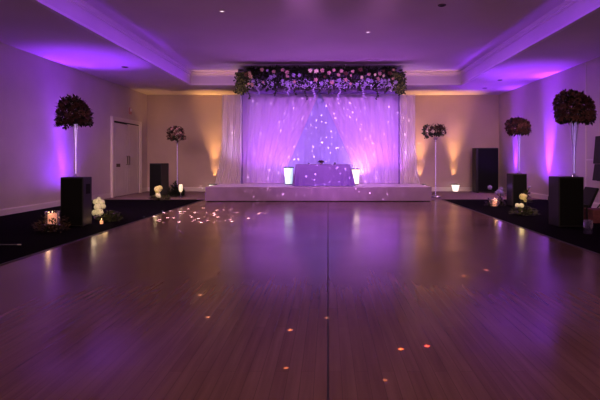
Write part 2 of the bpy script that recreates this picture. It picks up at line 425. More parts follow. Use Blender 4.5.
def sheet(name, m, top, bot, nu, nv, amp, freq, seed, label, cat, mid=None, group=None):
    """top(u), bot(u) -> (x,y,z); folds swing along y"""
    rg = random.Random(seed); ph = [rg.uniform(0, 6.3) for _ in range(5)]
    b = MB()
    for j in range(nv + 1):
        v = j / nv
        for i in range(nu + 1):
            u = i / nu
            if mid: x, y, z = mid(u, v)
            else:
                p, q = top(u), bot(u); x, y, z = [p[k] + (q[k] - p[k]) * v for k in range(3)]
            f = math.sin(2*PI*freq*u + ph[0] + .5*math.sin(2*PI*u*3.1 + ph[1]) + .25 * math.sin(3 * v + ph[4]))
            y += amp * (f + .45 * math.sin(2*PI*freq*2.3*u + ph[2] + v)) * (.6 + .4 * v)
            x += amp * .35 * math.sin(2*PI*freq*1.4*u + ph[3] + 1.5*v)
            b.v.append((x, y, z))
    for j in range(nv):
        for i in range(nu):
            a = j*(nu+1)+i; b.f.append((a, a+1, a+nu+2, a+nu+1))
    o = b.build(name, m, None, smooth=True)
    return tag(o, label, cat, group)

YB, YS, YD = 15.88, 15.70, 15.34
ZT = 3.42
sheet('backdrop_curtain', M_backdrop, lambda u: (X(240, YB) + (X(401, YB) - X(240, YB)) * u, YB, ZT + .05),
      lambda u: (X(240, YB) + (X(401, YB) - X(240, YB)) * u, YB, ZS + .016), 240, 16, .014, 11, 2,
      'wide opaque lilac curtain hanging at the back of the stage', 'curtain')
def swag(side):
    xa = X(320, YS)
    xo = X(241, YS) if side < 0 else X(400, YS)
    xt = X(287, YS) if side < 0 else X(354, YS)
    zt = Z(168, YS)
    def f(u, v):
        z = ZT + (ZS + .016 - ZT) * v
        k = min(1, (ZT - z) / (ZT - zt))
        k = k ** .95
        xi = xa + (xt - xa) * k
        if z < zt: xi = xt + side * -.05 * math.sin((zt - z) / (zt - ZS) * PI)
        return (xi + (xo - xi) * u, YS + .03 * math.sin(2.2 * v), z)
    return f
for side, nm in ((-1, 'left'), (1, 'right')):
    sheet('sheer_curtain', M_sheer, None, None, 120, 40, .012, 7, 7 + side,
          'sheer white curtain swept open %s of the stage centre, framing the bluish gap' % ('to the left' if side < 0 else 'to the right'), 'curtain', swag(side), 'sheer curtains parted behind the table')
def flare(xa, xb, wa, wb):
    def f(u, v):
        z = 3.285 + (ZS + .02 - 3.285) * v
        k = max(0, (v - .45) / .55) ** 1.8
        x0 = xa + wa * k; x1 = xb + wb * k
        return (x0 + (x1 - x0) * u, YD + .10 * k, z)
    return f
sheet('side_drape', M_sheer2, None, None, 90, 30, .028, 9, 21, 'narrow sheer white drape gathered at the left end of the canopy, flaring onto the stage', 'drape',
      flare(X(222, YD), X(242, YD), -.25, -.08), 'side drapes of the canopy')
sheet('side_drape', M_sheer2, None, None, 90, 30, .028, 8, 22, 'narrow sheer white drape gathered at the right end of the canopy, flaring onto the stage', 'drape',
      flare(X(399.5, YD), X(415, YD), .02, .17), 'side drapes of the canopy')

# ------------------------------------------------------------------ floral garland along the canopy front
rg = random.Random(11)
YG = 14.62
t = thing('hanging_flower_garland', 'long overhanging garland of dark leaves and pale pink roses along the canopy front', 'flower garland', (0, 0, 0))
gl, gr_ = X(246, YG), X(396, YG)
b = MB()
def gshape(x):
    s = math.sin(x * 3.1) * .5 + math.sin(x * 7.3 + 1) * .3
    return s
for k in range(4600):
    x = rg.uniform(gl, gr_); s = gshape(x)
    zc = 3.74 + .05 * s; hz = .31 + .05 * s
    a = rg.uniform(0, 2*PI); r = math.sqrt(rg.uniform(.12, 1))
    y = YG - .02 + .15 * r * math.cos(a); z = zc + hz * r * math.sin(a)
    if y > CF - .07: y = CF - .07 - rg.uniform(0, .1)
    dd = Vector((rg.gauss(0, .7), -abs(rg.gauss(.5, .4)), min(.6, math.sin(a) * .7 + rg.gauss(0, .5))))
    L_ = rg.uniform(.07, .14)
    if y + max(0, dd.normalized().y) * L_ > CF - .05: continue
    b.leaf((x, y, min(z, 3.96)), dd, Vector((0, 0, 1)), L_, L_ * .5)
b.build('foliage', M_leafdk, t)
b = MB()
for k in range(1100):
    x = rg.uniform(gl, gr_); s_ = math.sin(x * 5.3) * .5 + math.sin(x * 11.1 + 2) * .5
    if rg.random() > .55 + .45 * s_: continue
    z = rg.uniform(3.36, 3.62 + .05 * s_); y = YG - .10 - rg.uniform(0, .12)
    b.leaf((x, y, z), Vector((rg.gauss(0, .8), -.3 + rg.gauss(0, .3), -.4 + rg.gauss(0, .6))), Vector((0, -1, .3)), rg.uniform(.03, .055), rg.uniform(.025, .04))
b.build('foliage', M_hydr, t)
# hanging vines
for k in range(17):
    x = gl + (gr_ - gl) * (k + .5) / 17 + rg.uniform(-.1, .1); z0 = 3.5; L = rg.choice([.10, .16, .22, .34])
    b = MB(); y = YG - rg.uniform(.05, .15)
    pts = [(x + .03 * math.sin(j * 1.1 + k), y + .015 * math.cos(j), z0 - (L + .1) * j / 8) for j in range(9)]
    b.tube(pts, .006, 5)
    for p in pts:
        for q in range(5):
            b.leaf(p, Vector((rg.gauss(0, 1), rg.gauss(0, .6), -.6)), Vector((0, -1, .2)), rg.uniform(.035, .06), rg.uniform(.03, .045))
    b.build('vine', M_hydr if k % 3 == 1 else M_leafdk, t)
# bushy ivy ends
for x0, x1 in ((X(237, YG), X(250, YG)), (X(392, YG), X(404, YG))):
    for nn, mm, cnt in (('ivy_bush', M_leafdk, 520), ('ivy_foliage', M_ivy, 330)):
        b = MB()
        for k in range(cnt):
            u = rg.random(); v = rg.random() ** 1.1
            out = u if x0 > 0 else 1 - u
            zbot = 3.30 - .2 * out + .3 * abs(u - .5)
            z = 3.86 + (zbot - 3.86) * v
            x = x0 + (x1 - x0) * u + rg.gauss(0, .03); y = YG - .02 + rg.uniform(-.17, .12)
            b.leaf((x, min(y, CF - .16), z), Vector((rg.gauss(0, .8), rg.gauss(-.2, .6), -.5 + rg.gauss(0, .4))), Vector((0, -1, .3)), rg.uniform(.05, .09), rg.uniform(.04, .06))
        b.build(nn, mm, t)
# roses
kinds = ['pink', 'pink', 'mauve', 'white', 'pink', 'lav', 'lav']
placed = []
tries = 0
while len(placed) < 64 and tries < 6000:
    tries += 1
    x = rg.uniform(gl + .03, gr_ - .03); s = gshape(x)
    low = rg.random() < .38
    z = rg.uniform(3.44, 3.62) if low else rg.uniform(3.62, 3.92) + .04 * s
    if rg.random() > .55 + .45 * math.sin(x * 4.2 + 1.0): continue
    if any(abs(x - a) < .10 and abs(z - c) < .10 for a, c in placed): continue
    placed.append((x, z))
    r = rg.uniform(.042, .075)
    kd = rg.choice(['lav', 'lav', 'lav', 'pink']) if low else rg.choice(kinds[:6])
    put_flower('rose', rose(kd), t, (x, YG - .19 - rg.uniform(0, .05), z), (rg.gauss(0, .35), -1, rg.gauss(-.1, .35)), r)

# ------------------------------------------------------------------ head table and what is on it
YT = 14.2
tx0, tx1 = X(295.5, YT), X(350.5, YT); tcx = (tx0 + tx1) / 2; thw = (tx1 - tx0) / 2; thd = .30; TH = 1.045 - ZS
t = thing('sweetheart_table', 'small head table under a floor-length lilac satin cloth at the stage centre', 'table', (tcx, YT + thd + .02, ZS + .013))
b = MB(); N = 160; rows = 14
def rr_path(k, N, hw, hd, r=.03):
    P = 2 * (2*hw + 2*hd); s = P * k / N
    segs = [((-hw, -hd), (1, 0), 2*hw), ((hw, -hd), (0, 1), 2*hd), ((hw, hd), (-1, 0), 2*hw), ((-hw, hd), (0, -1), 2*hd)]
    for (o, dr, L) in segs:
        if s <= L: return (o[0] + dr[0]*s, o[1] + dr[1]*s, (dr[1], -dr[0]), s / L)
        s -= L
    return (-hw, -hd, (0, -1), 0)
for j in range(rows + 1):
    v = j / rows
    for k in range(N):
        x, y, nrm, s = rr_path(k, N, thw, thd)
        corner = max(0, 1 - min(s, 1 - s) * (6 if abs(nrm[1]) else 2.5))
        w = .010 * v + .045 * corner * v * (1 + .6 * math.sin(s * 60)) + .012 * v * math.sin(s * 22 + 1.3) * (.25 + corner)
        b.v.append((x + nrm[0]*w + (math.copysign(w * .6, x) if corner > .4 else 0), y + nrm[1]*w, TH * (1 - v) + .003))
for j in range(rows):
    for k in range(N): b.f.append((j*N+k, (j+1)*N+k, (j+1)*N+(k+1) % N, j*N+(k+1) % N))
b.f.append(tuple(range(N)))
b.build('tablecloth', M_cloth, t, smooth=False)
b = MB()
b.box(-thw - .012, thw + .012, -thd - .012, thd + .012, TH + .0035, TH + .012)
b.build('table_topper', mat('topper_cloth', (.20, .11, .30), .6, var=.05), t)
ZTT = ZS + .013 + TH + .0125
def centrepiece(px, label, s, kd):
    x = X(px, YT + .3); o = thing('table_centrepiece', label, 'flower arrangement', (x, YT + .32, ZTT), 0, 'arrangements on the head table')
    MB().lathe([(.035*s, 0), (.05*s, .02*s), (.055*s, .05*s), (.045*s, .055*s)], 14).build('bowl', M_silver, o, smooth=True)
    rg = random.Random(px); b = MB()
    for k in range(120):
        dd = rnd_dir(rg, -.1, 1); dd.x *= 1.6
        b.leaf(Vector((dd.x*.03*s, dd.y*.03*s, .06*s)), dd, Vector((0, 0, 1)), .08*s, .03*s)
    b.build('foliage', M_leafdk, o)
    for k in range(5):
        a = k * 1.26; put_flower('rose', rose(kd), o, (.055*s*math.cos(a), .03*s*math.sin(a), .1*s + .01*s*(k % 2)), (math.cos(a)*.5, math.sin(a)*.5 - .4, 1), .03*s)
centrepiece(321, 'dark low flower arrangement at the middle of the head table', .95, 'mauve')
centrepiece(309, 'tiny lilac flower arrangement on the left part of the head table', .36, 'lav')
centrepiece(335, 'tiny dark flower arrangement on the right part of the head table', .42, 'red')

# ------------------------------------------------------------------ glowing light columns beside the head table, wall uplights
def light_column(px0, px1, ytop, Yc, zb, m, label, group=None, taper=.8, cap=True, cat='lamp', name='drum_lamp'):
    x = X((px0 + px1) / 2, Yc); w = (px1 - px0) / F * Yc / 2; h = Z(ytop, Yc) - zb
    o = thing(name, label, cat, (x, Yc, zb), 0, group)
    MB().lathe([(w*taper*1.0, 0), (w*taper*1.02, .02)], 24).build('base', M_black, o)
    MB().lathe([(w*taper, .0205), (w*(taper + (1 - taper)*.5), h*.5), (w, h - .026)], 24).build('diffuser', m, o, smooth=False)
    MB().lathe([(w*1.12, h - .0255), (w*1.12, h)], 24).build('top_cap', M_black, o)
    return o
light_column(284.2, 293.2, 167, 15.08, ZS + .013, M_lampL, 'glowing greenish white light column standing left of the head table', 'light columns beside the head table')
light_column(351.2, 359.7, 168.5, 15.08, ZS + .013, M_lampR, 'glowing yellowish white light column standing right of the head table', 'light columns beside the head table')

LIGHTS = []
def spot(name, loc, target, power, col, angle, blend=.8, radius=.04):
    l = bpy.data.lights.new(name, 'SPOT'); l.energy = power; l.color = col; l.spot_size = math.radians(angle); l.spot_blend = blend; l.shadow_soft_size = radius
    o = bpy.data.objects.new(name, l); C.objects.link(o); o.location = loc
    o.rotation_euler = (Vector(target) - Vector(loc)).to_track_quat('-Z', 'Y').to_euler(); return o
def point(name, loc, power, col, radius=.03):
    l = bpy.data.lights.new(name, 'POINT'); l.energy = power; l.color = col; l.shadow_soft_size = radius
    o = bpy.data.objects.new(name, l); C.objects.link(o); o.location = loc; return o
def area(name, loc, target, power, col, sx, sy, spread=180):
    l = bpy.data.lights.new(name, 'AREA'); l.energy = power; l.color = col; l.shape = 'RECTANGLE'; l.size = sx; l.size_y = sy; l.spread = math.radians(spread)
    o = bpy.data.objects.new(name, l); C.objects.link(o); o.location = loc
    o.rotation_euler = (Vector(target) - Vector(loc)).to_track_quat('-Z', 'Y').to_euler(); return o

PURPLE = (.27, .04, 1.0); WARM = (1.0, .54, .18); PINK = (1.0, .55, .62)

def uplight(x, y, nx, ny, label, lens, group):
    o = thing('uplight', label, 'uplight', (x, y, -.011), math.atan2(ny, nx) - PI / 2, group)
    MB().lathe([(.085, 0), (.085, .05), (.095, .06), (.095, .17), (.085, .175)], 20).build('can', M_black, o)
    MB().lathe([(.07, .1755), (.068, .178)], 20).build('lens', lens, o)
    MB().tube([(-.115, 0, .1), (-.115, 0, .006), (.115, 0, .006), (.115, 0, .1)], .008, 6).build('bracket', M_black, o)
    return o
# white fabric-wrapped uplights along the back wall
for px, lab in ((213, 'warm uplight against the back wall behind the left end of the stage'),
                (421.5, 'warm uplight against the back wall behind the right end of the stage'),
                (455.5, 'white glowing uplight against the back wall left of the tall black cabinet')):
    Yc = 18.28
    light_column(px - 4, px + 4, 184, Yc, -.0115, M_lampW, lab, 'wall uplights along the back wall', .6, True, 'uplight', 'uplight_drum')
    x = X(px, Yc); zt = Z(184, Yc) + .03
    spot('warm_wall_narrow', (x, Y_BACK - .13, zt), (x, Y_BACK - .0, zt + 1.0), 60, WARM, 38, 1.0, .02)
    spot('warm_wall_wash', (x, Y_BACK - .20, zt), (x, Y_BACK - .0, zt + 1.9), 190, WARM, 19, 1.0, .03)
    spot('warm_ceiling_wash', (x, Y_BACK - .34, zt), (x, Y_BACK - .30, H1), 420, WARM, 44, 1.0, .03)
spot('warm_corner_wash', (X(160, 17.6), 17.75, .5), (X(150, 17.6), 17.9, H1), 110, WARM, 46, 1.0, .05)
PU = [(-6.62, 12.7, 1, 'left near'), (6.38, 13.7, -1, 'right near'), (6.35, 16.7, -1, 'right far')]
for x, y, sx, nm in PU:
    uplight(x, y, sx, 0, {'left near': 'black uplight can throwing purple up the left wall behind the box pedestal',
                          'right near': 'black uplight can throwing purple up the right wall behind the largest box pedestal',
                          'right far': 'black uplight can throwing purple up the right wall behind the smaller box pedestal'}[nm], M_lensP, 'purple wall uplights')
    wx = XL if x < 0 else XR
    k = .45 if nm == 'right far' else 1.0
    k = .5 if nm == 'right far' else 1.0
    wi = wx + sx * .0
    y += {'left near': 0.0, 'right near': .75, 'right far': .3}[nm]
    spot('purple_wall_foot', (wi + sx * .16, y, .3), (wi + sx * .05, y, 1.3), 14 * k, PURPLE, 36, 1.0, .03)
    spot('purple_wall_narrow', (wi + sx * .30, y, .1), (wi, y - .15, 2.3), 2000 * k, PURPLE, 29, 1.0, .03)
    spot('purple_wall_wide', (wi + sx * .75, y, .35), (wi + sx * .5, y - .6, 3.0), 150 * k, PURPLE, 165, 1.0, .05)
    spot('purple_wall_wash', (wi + sx * .35, y, .2), (wi + sx * .95, y - .7, H1), 900 * k, PURPLE, 56, 1.0, .04)

# ------------------------------------------------------------------ black box pedestals
def pedestal(pxa, pxb, pxs, ybase, ytop, label, side, handle=False, rz=0, depth=None):
    Y = YF(ybase); x0, x1 = X(pxa, Y), X(pxb, Y); h = Z(ytop, Y)
    edge = pxb if side > 0 else pxa
    if depth is None: depth = Y * ((edge - CX) / (pxs - CX) - 1)
    w = x1 - x0
    o = thing('pedestal', label, 'pedestal', ((x0 + x1) / 2, Y + depth / 2, .0045), rz)
    hd, hw = depth / 2, w / 2
    MB().box(-hw, hw, -hd, hd, .015, h).build('body', M_blackside, o, bevel=.012)
    MB().box(-hw + .02, hw - .02, -hd - .006, -hd - .0005, .04, h - .025).build('front_panel', M_grille, o)
    for sx in (-1, 1):
        for sy in (-1, 1):
            MB().lathe([(.022, 0), (.02, .0145)], 10, c=(sx*(hw - .05), sy*(hd - .05), 0)).build('foot', M_black, o)
    if handle:
        s = side
        b = MB(); b.box(s*(hw + .0005) if s > 0 else -hw - .004, hw + .004 if s > 0 else -hw - .0005, -.06, .09, h*.66, h*.86)
        b.build('side_handle', M_grille, o)
    return o, Vector((o.location.x, o.location.y, h + .0055))
p1, top1 = pedestal(60.3, 83.2, 92, 227.5, 177.6, 'black box pedestal with a side handle near the left wall, carrying a slim vase', 1, True)
p2, top2 = pedestal(558.8, 584, 548.3, 228, 177.2, 'largest black box pedestal near the right wall, carrying a thick glass vase', -1)
p3, top3 = pedestal(512.6, 527, 506.5, 207.5, 174, 'smaller black box pedestal between candlelit flowers on the right, carrying a slim glass vase', -1)
p4, top4 = pedestal(149.5, 161.5, 169, 196.5, 163.5, 'black box pedestal with empty top in the far left corner near the double door', 1, False, 0, .72)

# tall black cabinet in the far right corner
Yc = 17.7; x0, x1 = X(476.2, Yc), X(499, Yc); h = Z(147.5, Yc)
t = thing('speaker_cabinet', 'tall black cabinet standing against the back wall in the right corner', 'cabinet', ((x0 + x1)/2, Yc + .25, -.0115))
hw = (x1 - x0)/2
MB().box(-hw, hw, -.2, .25, .03, h).build('body', M_blackside, t, bevel=.015)
MB().box(-hw + .09, hw - .02, -.212, -.2005, .06, h - .04).build('front_grille', M_grille, t)
for sx in (-1, 1): MB().box(sx*(hw - .08) - .04, sx*(hw - .08) + .04, -.18, .22, 0, .0295).build('foot', M_black, t)

# ------------------------------------------------------------------ vases, stands and bouquets
def vase(loc, h, rtop, rstem, rbase, label, group='tall glass vases'):
    o = thing('trumpet_vase', label, 'vase', loc, 0, group)
    MB().lathe([(rbase, 0), (rbase, .008), (rbase*.45, .02), (rstem, .05)], 20).build('base', M_glass, o, smooth=True)
    pr = []
    for k in range(13):
        u = k / 12; pr.append((rstem + (rtop - rstem) * u ** 2.2, .0505 + (h - .0505) * u))
    MB().lathe(pr, 20, caps=False).build('body', M_glass, o, smooth=True)
    b = MB()
    for k in range(5):
        a = k * 1.257
        b.tube([(rstem*.35*math.cos(a), rstem*.35*math.sin(a), .06), (rstem*.3*math.cos(a+.6), rstem*.3*math.sin(a+.6), h*.5), (rtop*.5*math.cos(a+1), rtop*.5*math.sin(a+1), h)], .0028, 5)
    b.build('glow_strand', M_glowwire, o)
    return o
def bouquet(center, rx, rz, label, kinds, seed, vr, vtop, nleaf=1400, nfl=60, leafm=None, droop=.6, fs=.06, ls=1.0):
    o = thing('bouquet', label, 'bouquet', (center[0], center[1], vtop), 0, 'bouquets on tall vases')
    dz = center[2] - vtop; rg = random.Random(seed); b = MB()
    lump = [(rnd_dir(rg, -.3, 1), rg.uniform(-.16, .24)) for _ in range(12)]
    def R(d):
        s = 1.0
        for q, a in lump: s += a * max(0, d.dot(q)) ** 4
        return s
    k = 0
    while k < nleaf:
        d = rnd_dir(rg, -.75, 1); r = R(d) * rg.uniform(.35, .98) ** .6
        p = Vector((d.x*rx*r, d.y*rx*r, dz + d.z*rz*r))
        rad = math.hypot(p.x, p.y)
        p.z -= droop * rz * (rad / rx) ** 2 * .9 * min(1, max(0, (.45 - d.z) / .7))
        if p.z < .03 and rad < vr + .10 * ls: continue
        g = Vector((d.x, d.y, d.z*.6 - (.5 if d.z < 0 else .1))) + Vector((rg.gauss(0, .45), rg.gauss(0, .45), rg.gauss(0, .45)))
        L_ = rg.uniform(.05, .09) * ls
        q = p + g.normalized() * L_
        if q.z < .03 and math.hypot(q.x, q.y) < vr + .06: continue
        b.leaf(p, g, Vector((0, 0, 1)), L_, rg.uniform(.03, .05) * ls); k += 1
    b.build('foliage', leafm or M_leafred, o)
    pts = []
    t_ = 0
    while len(pts) < nfl and t_ < 4000:
        t_ += 1
        d = rnd_dir(rg, -.35, 1)
        p = Vector((d.x*rx, d.y*rx, dz + d.z*rz)) * 1.0
        p = Vector((d.x*rx*R(d)*.93, d.y*rx*R(d)*.93, dz + d.z*rz*R(d)*.93))
        p.z -= droop * rz * (d.x*d.x + d.y*d.y) * .9 * min(1, max(0, (.45 - d.z) / .7))
        if p.z < .1 and math.hypot(p.x, p.y) < vr + .1: continue
        if any((p - q).length < fs * 1.35 for q in pts): continue
        pts.append(p)
        put_flower('rose', rose(rg.choice(kinds)), o, p, d, fs * rg.uniform(.8, 1.15))
    sb = MB()
    for k in range(4):
        a = k*1.57; sb.tube([(.012*math.cos(a), .012*math.sin(a), .004), (.05*math.cos(a), .05*math.sin(a), dz*.6 + .02)], .004, 5)
    sb.build('stems', M_stem, o)
    return o
def on_pedestal(top, px, pyc, pxw, pyh, rtop, rstem, vlabel, blabel, kinds, seed, pvt, **k):
    Y = top.y; x = X(px, Y); vt = Z(pvt, Y)
    vase((x, Y, top.z), vt - top.z, rtop, rstem, .07, vlabel)
    bouquet((x + k.pop('dx', 0), Y, Z(pyc, Y)), pxw / 2 / F * Y, pyh / 2 / F * Y, blabel, kinds, seed, rtop, vt, **k)
on_pedestal(top1, 75.8, 112.5, 32, 25, .052, .012, 'slim clear trumpet vase on the black pedestal by the left wall', 'dark dome bouquet of plum roses above the pedestal by the left wall',
            ['red', 'mauve', 'red'], 5, 124)
on_pedestal(top2, 574.2, 108.5, 33, 29, .085, .022, 'thick sparkling clear vase on the largest pedestal at right', 'largest dark bouquet of dusky roses, above the nearest right pedestal',
            ['mauve', 'red', 'mauve'], 6, 121, nleaf=1700, nfl=80, fs=.07)
on_pedestal(top3, 519.3, 126.5, 23, 16, .05, .022, 'clear vase on the smaller right pedestal beside candlelit flowers', 'small round dark bouquet of plum roses above the smaller right pedestal',
            ['red', 'mauve'], 7, 134)
def flower_stand(px, ybase, ytop, label):
    Y = YF(ybase); o = thing('flower_stand', label, 'flower stand', (X(px, Y), Y, -.0115), 0, 'tall floor stands for flowers')
    h = Z(ytop, Y)
    MB().lathe([(.14, 0), (.17, .02), (.175, .05), (.14, .09), (.06, .055), (.03, .06)], 20).build('base', M_silver, o, smooth=True)
    MB().lathe([(.024, .0605), (.018, .3), (.018, h - .25), (.03, h - .1)], 14).build('pole', M_glass, o, smooth=True)
    MB().tube([(0, 0, .0605), (0, 0, h - .1)], .007, 6).build('glow_strand', M_glowwire, o)  # added glowing core to brighten the pole
    MB().lathe([(.032, h - .0995), (.07, h - .03), (.075, h)], 16).build('cup', M_glass, o, smooth=True)
    return o, Y, h
o, Y, h = flower_stand(177.3, 194.5, 140, 'tall slender clear stand in the far left corner beside the empty pedestal')
bouquet((X(177, Y), Y, Z(133.5, Y)), 9.2 / F * Y, 6.5 / F * Y, 'round bouquet of pink and plum roses on the stand in the far left corner', ['pink', 'mauve', 'pink', 'red'], 8, .075, h, nleaf=600, nfl=34, leafm=M_leafdk, fs=.062)
o, Y, h = flower_stand(435.6, 197.5, 137, 'tall slender clear stand just right of the stage end')
o = bouquet((X(436.5, Y), Y, Z(131, Y)), 9.0 / F * Y, 5.8 / F * Y, 'dark bouquet dotted with white roses on the stand just right of the stage', ['red', 'white', 'red', 'red'], 9, .075, h, nleaf=600, nfl=30, leafm=M_leafdk, fs=.055, droop=.2)
Yq = Y
# spray jutting from the bouquet's left side
bq = o
off = Vector((X(427.6, Y), Y - .12, Z(131.5, Y))) - bq.location
b = MB(); rg = random.Random(31)
for k in range(120):
    u = rg.uniform(-1, 1); a = 1.0 - u*u
    b.leaf(Vector((-.13 + .10*(1 - a) + rg.gauss(0, .025), rg.gauss(0, .03), u*.2)), Vector((rg.gauss(-.1, .7), rg.gauss(0, .5), rg.gauss(.2*u, .6))), Vector((0, -1, .2)), rg.uniform(.05, .09), .04)
sp_ = b.build('spray', M_leafdk, bq, loc=off)
MB().tube([(-.12, 0, -.12), (-.05, .02, -.05), (.04, .05, .02)], .007, 5).build('twig', M_stem, sp_)
for k, z in enumerate((.12, -.10)): put_flower('rose', rose('mauve'), sp_, (-.11 + .03*k, -.05, z), (0, -1, .2), .035)

# ------------------------------------------------------------------ candle and flower groups on the carpet
def candle(loc, r, h, label, power, m=M_wax):
    o = thing('pillar_candle', label, 'candle', loc, 0, 'lit candles on the carpet')
    MB().lathe([(r*.96, 0), (r, .006), (r, h - .008), (r*.9, h), (r*.5, h - .012)], 18).build('wax', m, o, smooth=False)
    MB().tube([(0, 0, h - .011), (.001, 0, h + .012)], .002, 5).build('wick', M_wick, o)
    MB().lathe([(.003, h + .0125), (.009, h + .022), (.006, h + .036), (.001, h + .05)], 8).build('flame', M_flame, o, smooth=True)
    point('candle_glow', (loc[0], loc[1] - r - .05, loc[2] + h + .03), power, (1, .62, .28), .03)
    return o
def greenery(loc, rx, ry, h, label, seed, m, n=220, hole=0.0, ls=.07, name='greenery', cat='greenery', block=None, parent=None):
    o = None
    if parent is None: o = thing(name, label, cat, loc); off = Vector((0, 0, 0))
    else: off = Vector(loc) - parent.location; o = parent
    rg = random.Random(seed); b = MB(); k = 0; tr = 0
    while k < n and tr < 20*n:
        tr += 1
        a = rg.uniform(0, 2*PI); q = math.sqrt(rg.uniform(hole*hole, 1)); x, y = q*math.cos(a)*rx, q*math.sin(a)*ry
        z = rg.uniform(.012, max(.02, h*(1.05 - q*q*.7)))
        d = Vector((math.cos(a) + rg.gauss(0, .6), math.sin(a) + rg.gauss(0, .6), rg.gauss(.5, .5)))
        L_ = rg.uniform(.6, 1.3)*ls; e = Vector((x, y, z)) + d.normalized()*L_
        if e.z < .008 or e.z > h * 1.3: continue
        if hole and math.hypot(e.x/rx, e.y/ry) < hole: continue
        if block and (block(loc[0] + e.x, loc[1] + e.y) or block(loc[0] + x, loc[1] + y)): continue
        b.leaf((x, y, z), d, Vector((0, 0, 1)), L_, L_*.5); k += 1
    b.build('leaves', m, o, loc=off)
    for k in range(6):
        a = k*1.047 + .3; c0 = max(hole, .1)
        sb = MB(); sb.tube([(c0*rx*math.cos(a), c0*ry*math.sin(a), .008), (.5*(c0 + .8)*rx*math.cos(a + .2), .5*(c0 + .8)*ry*math.sin(a + .2), h*.35), (.8*rx*math.cos(a + .3), .8*ry*math.sin(a + .3), h*.3)], .004, 5)
        sb.build('twig', M_stem, o, loc=off)
    return o
G0 = .0045
# A: left near candle in a smoked glass bowl
YA_ = YF(232); xA = X(52.3, YA_)
o = thing('candle_bowl', 'smoked glass footed bowl holding a candle left of the near left pedestal', 'candle holder', (xA, YA_, G0))
MB().lathe([(.07, 0), (.075, .008), (.03, .02), (.03, .03), (.10, .06), (.125, .10), (.12, .135)], 24, caps=True).build('bowl', M_glassd, o, smooth=True)
MB().lathe([(.105, .136), (.108, .30), (.112, .345)], 24, caps=False).build('glass_sleeve', M_glass, o, smooth=True)
candle((xA, YA_, G0 + .1375), .07, .165, 'glowing peach pillar candle in the smoked bowl left of the near left pedestal', .6)
greenery((xA, YA_, G0), .25, .22, .34, 'brown leafy wreath round the smoked candle bowl at left', 41, mat('bronze_leaf', (.11, .06, .03), .6, var=.4), 260, .62, .065)
# B: white hydrangeas right of near left pedestal
YB_ = YF(221.5); xB = X(98.5, YB_)
o = thing('hydrangea_arrangement', 'candlelit heap of creamy white hydrangeas with low leaves, right of the near left pedestal', 'flower arrangement', (xB, YB_, G0)); oB = o
MB().lathe([(.06, 0), (.075, .01), (.085, .09), (.07, .1)], 18).build('vase', M_glassd, o, smooth=True)
sc = YB_ / F
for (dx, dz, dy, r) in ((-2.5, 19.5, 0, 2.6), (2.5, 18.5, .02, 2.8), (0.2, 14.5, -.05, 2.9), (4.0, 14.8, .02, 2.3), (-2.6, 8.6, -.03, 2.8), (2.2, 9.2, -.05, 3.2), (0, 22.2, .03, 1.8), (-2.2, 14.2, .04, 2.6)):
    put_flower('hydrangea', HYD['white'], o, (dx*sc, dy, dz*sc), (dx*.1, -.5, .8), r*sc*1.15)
MB().tube([(0, .01, .1), (0, .02, 16*sc)], .012, 6).build('stem', M_stem, o)
point('hydrangea_glow', (xB + .05, YB_ - .32, .42), .6, (1, .78, .45), .05)
point('hydrangea_glow', (xB + .22, YB_ - .2, .2), .3, (1, .66, .3), .05)
greenery((X(111.5, YB_), YB_ - .05, G0), .19, .22, .2, 'low olive green leaves trailing right of the white hydrangeas', 42, M_leaf, 330, 0, .07, parent=oB)
candle((X(102, YF(224)), YF(224) - .02, G0), .03, .06, 'small votive candle at the foot of the white hydrangeas', .2)
# C: far left lit flowers before the corner pedestal
YC_ = YF(200.5); xC = X(158.3, YC_)
o = thing('hydrangea_arrangement', 'small stack of lit cream flowers in front of the far left corner pedestal', 'flower arrangement', (xC, YC_, G0))
sc = YC_ / F
MB().lathe([(.06, 0), (.08, .015), (.07, .09)], 16).build('vase', M_glassd, o, smooth=True)
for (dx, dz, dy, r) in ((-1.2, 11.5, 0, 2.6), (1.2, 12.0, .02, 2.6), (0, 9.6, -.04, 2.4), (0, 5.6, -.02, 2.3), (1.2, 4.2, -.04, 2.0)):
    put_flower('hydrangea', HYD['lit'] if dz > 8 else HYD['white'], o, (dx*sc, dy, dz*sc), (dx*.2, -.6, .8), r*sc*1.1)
MB().tube([(0, .01, .09), (0, .02, 10*sc)], .012, 6).build('stem', M_stem, o)
point('flower_glow', (xC + .03, YC_ - .35, .4), .5, (1, .75, .42), .05)
greenery((X(160.5, YC_), YC_ - .02, G0), .3, .24, .19, 'dark low leaves round the lit cream flowers in the far left', 43, M_leaf, 240, .45, .08, parent=o)
# D: dark fern and white candle glass at foot of the far left stand
YD_ = 16.1
fb = YF(194.5); fx = X(177.3, fb)
greenery((X(177.2, YD_), YD_ - .1, -.011), .25, .28, .46, 'dark rounded fern bush at the foot of the far left stand', 44, M_leafdk, 1200, 0, .08, 'fern_bush', 'plant')
xD = X(180.8, YD_ - .58)
o = thing('candle_glass', 'frosted glass glowing white beside the fern bush in the far left', 'candle holder', (xD, YD_ - .58, -.0115))
Yd = YD_ - .58; hD = Z(184, Yd)
MB().lathe([(.05, 0), (.055, .01), (.02, .03), (.02, hD - .25)], 16).build('foot', M_glassd, o, smooth=True)
MB().lathe([(.03, hD - .2495), (.06, hD - .2), (.066, hD - .05), (.05, hD)], 16, caps=True).build('shade', mat('glowing_frost', (.9, .85, .7), .5, emit=(1, .8, .5), estr=.6), o, smooth=True)
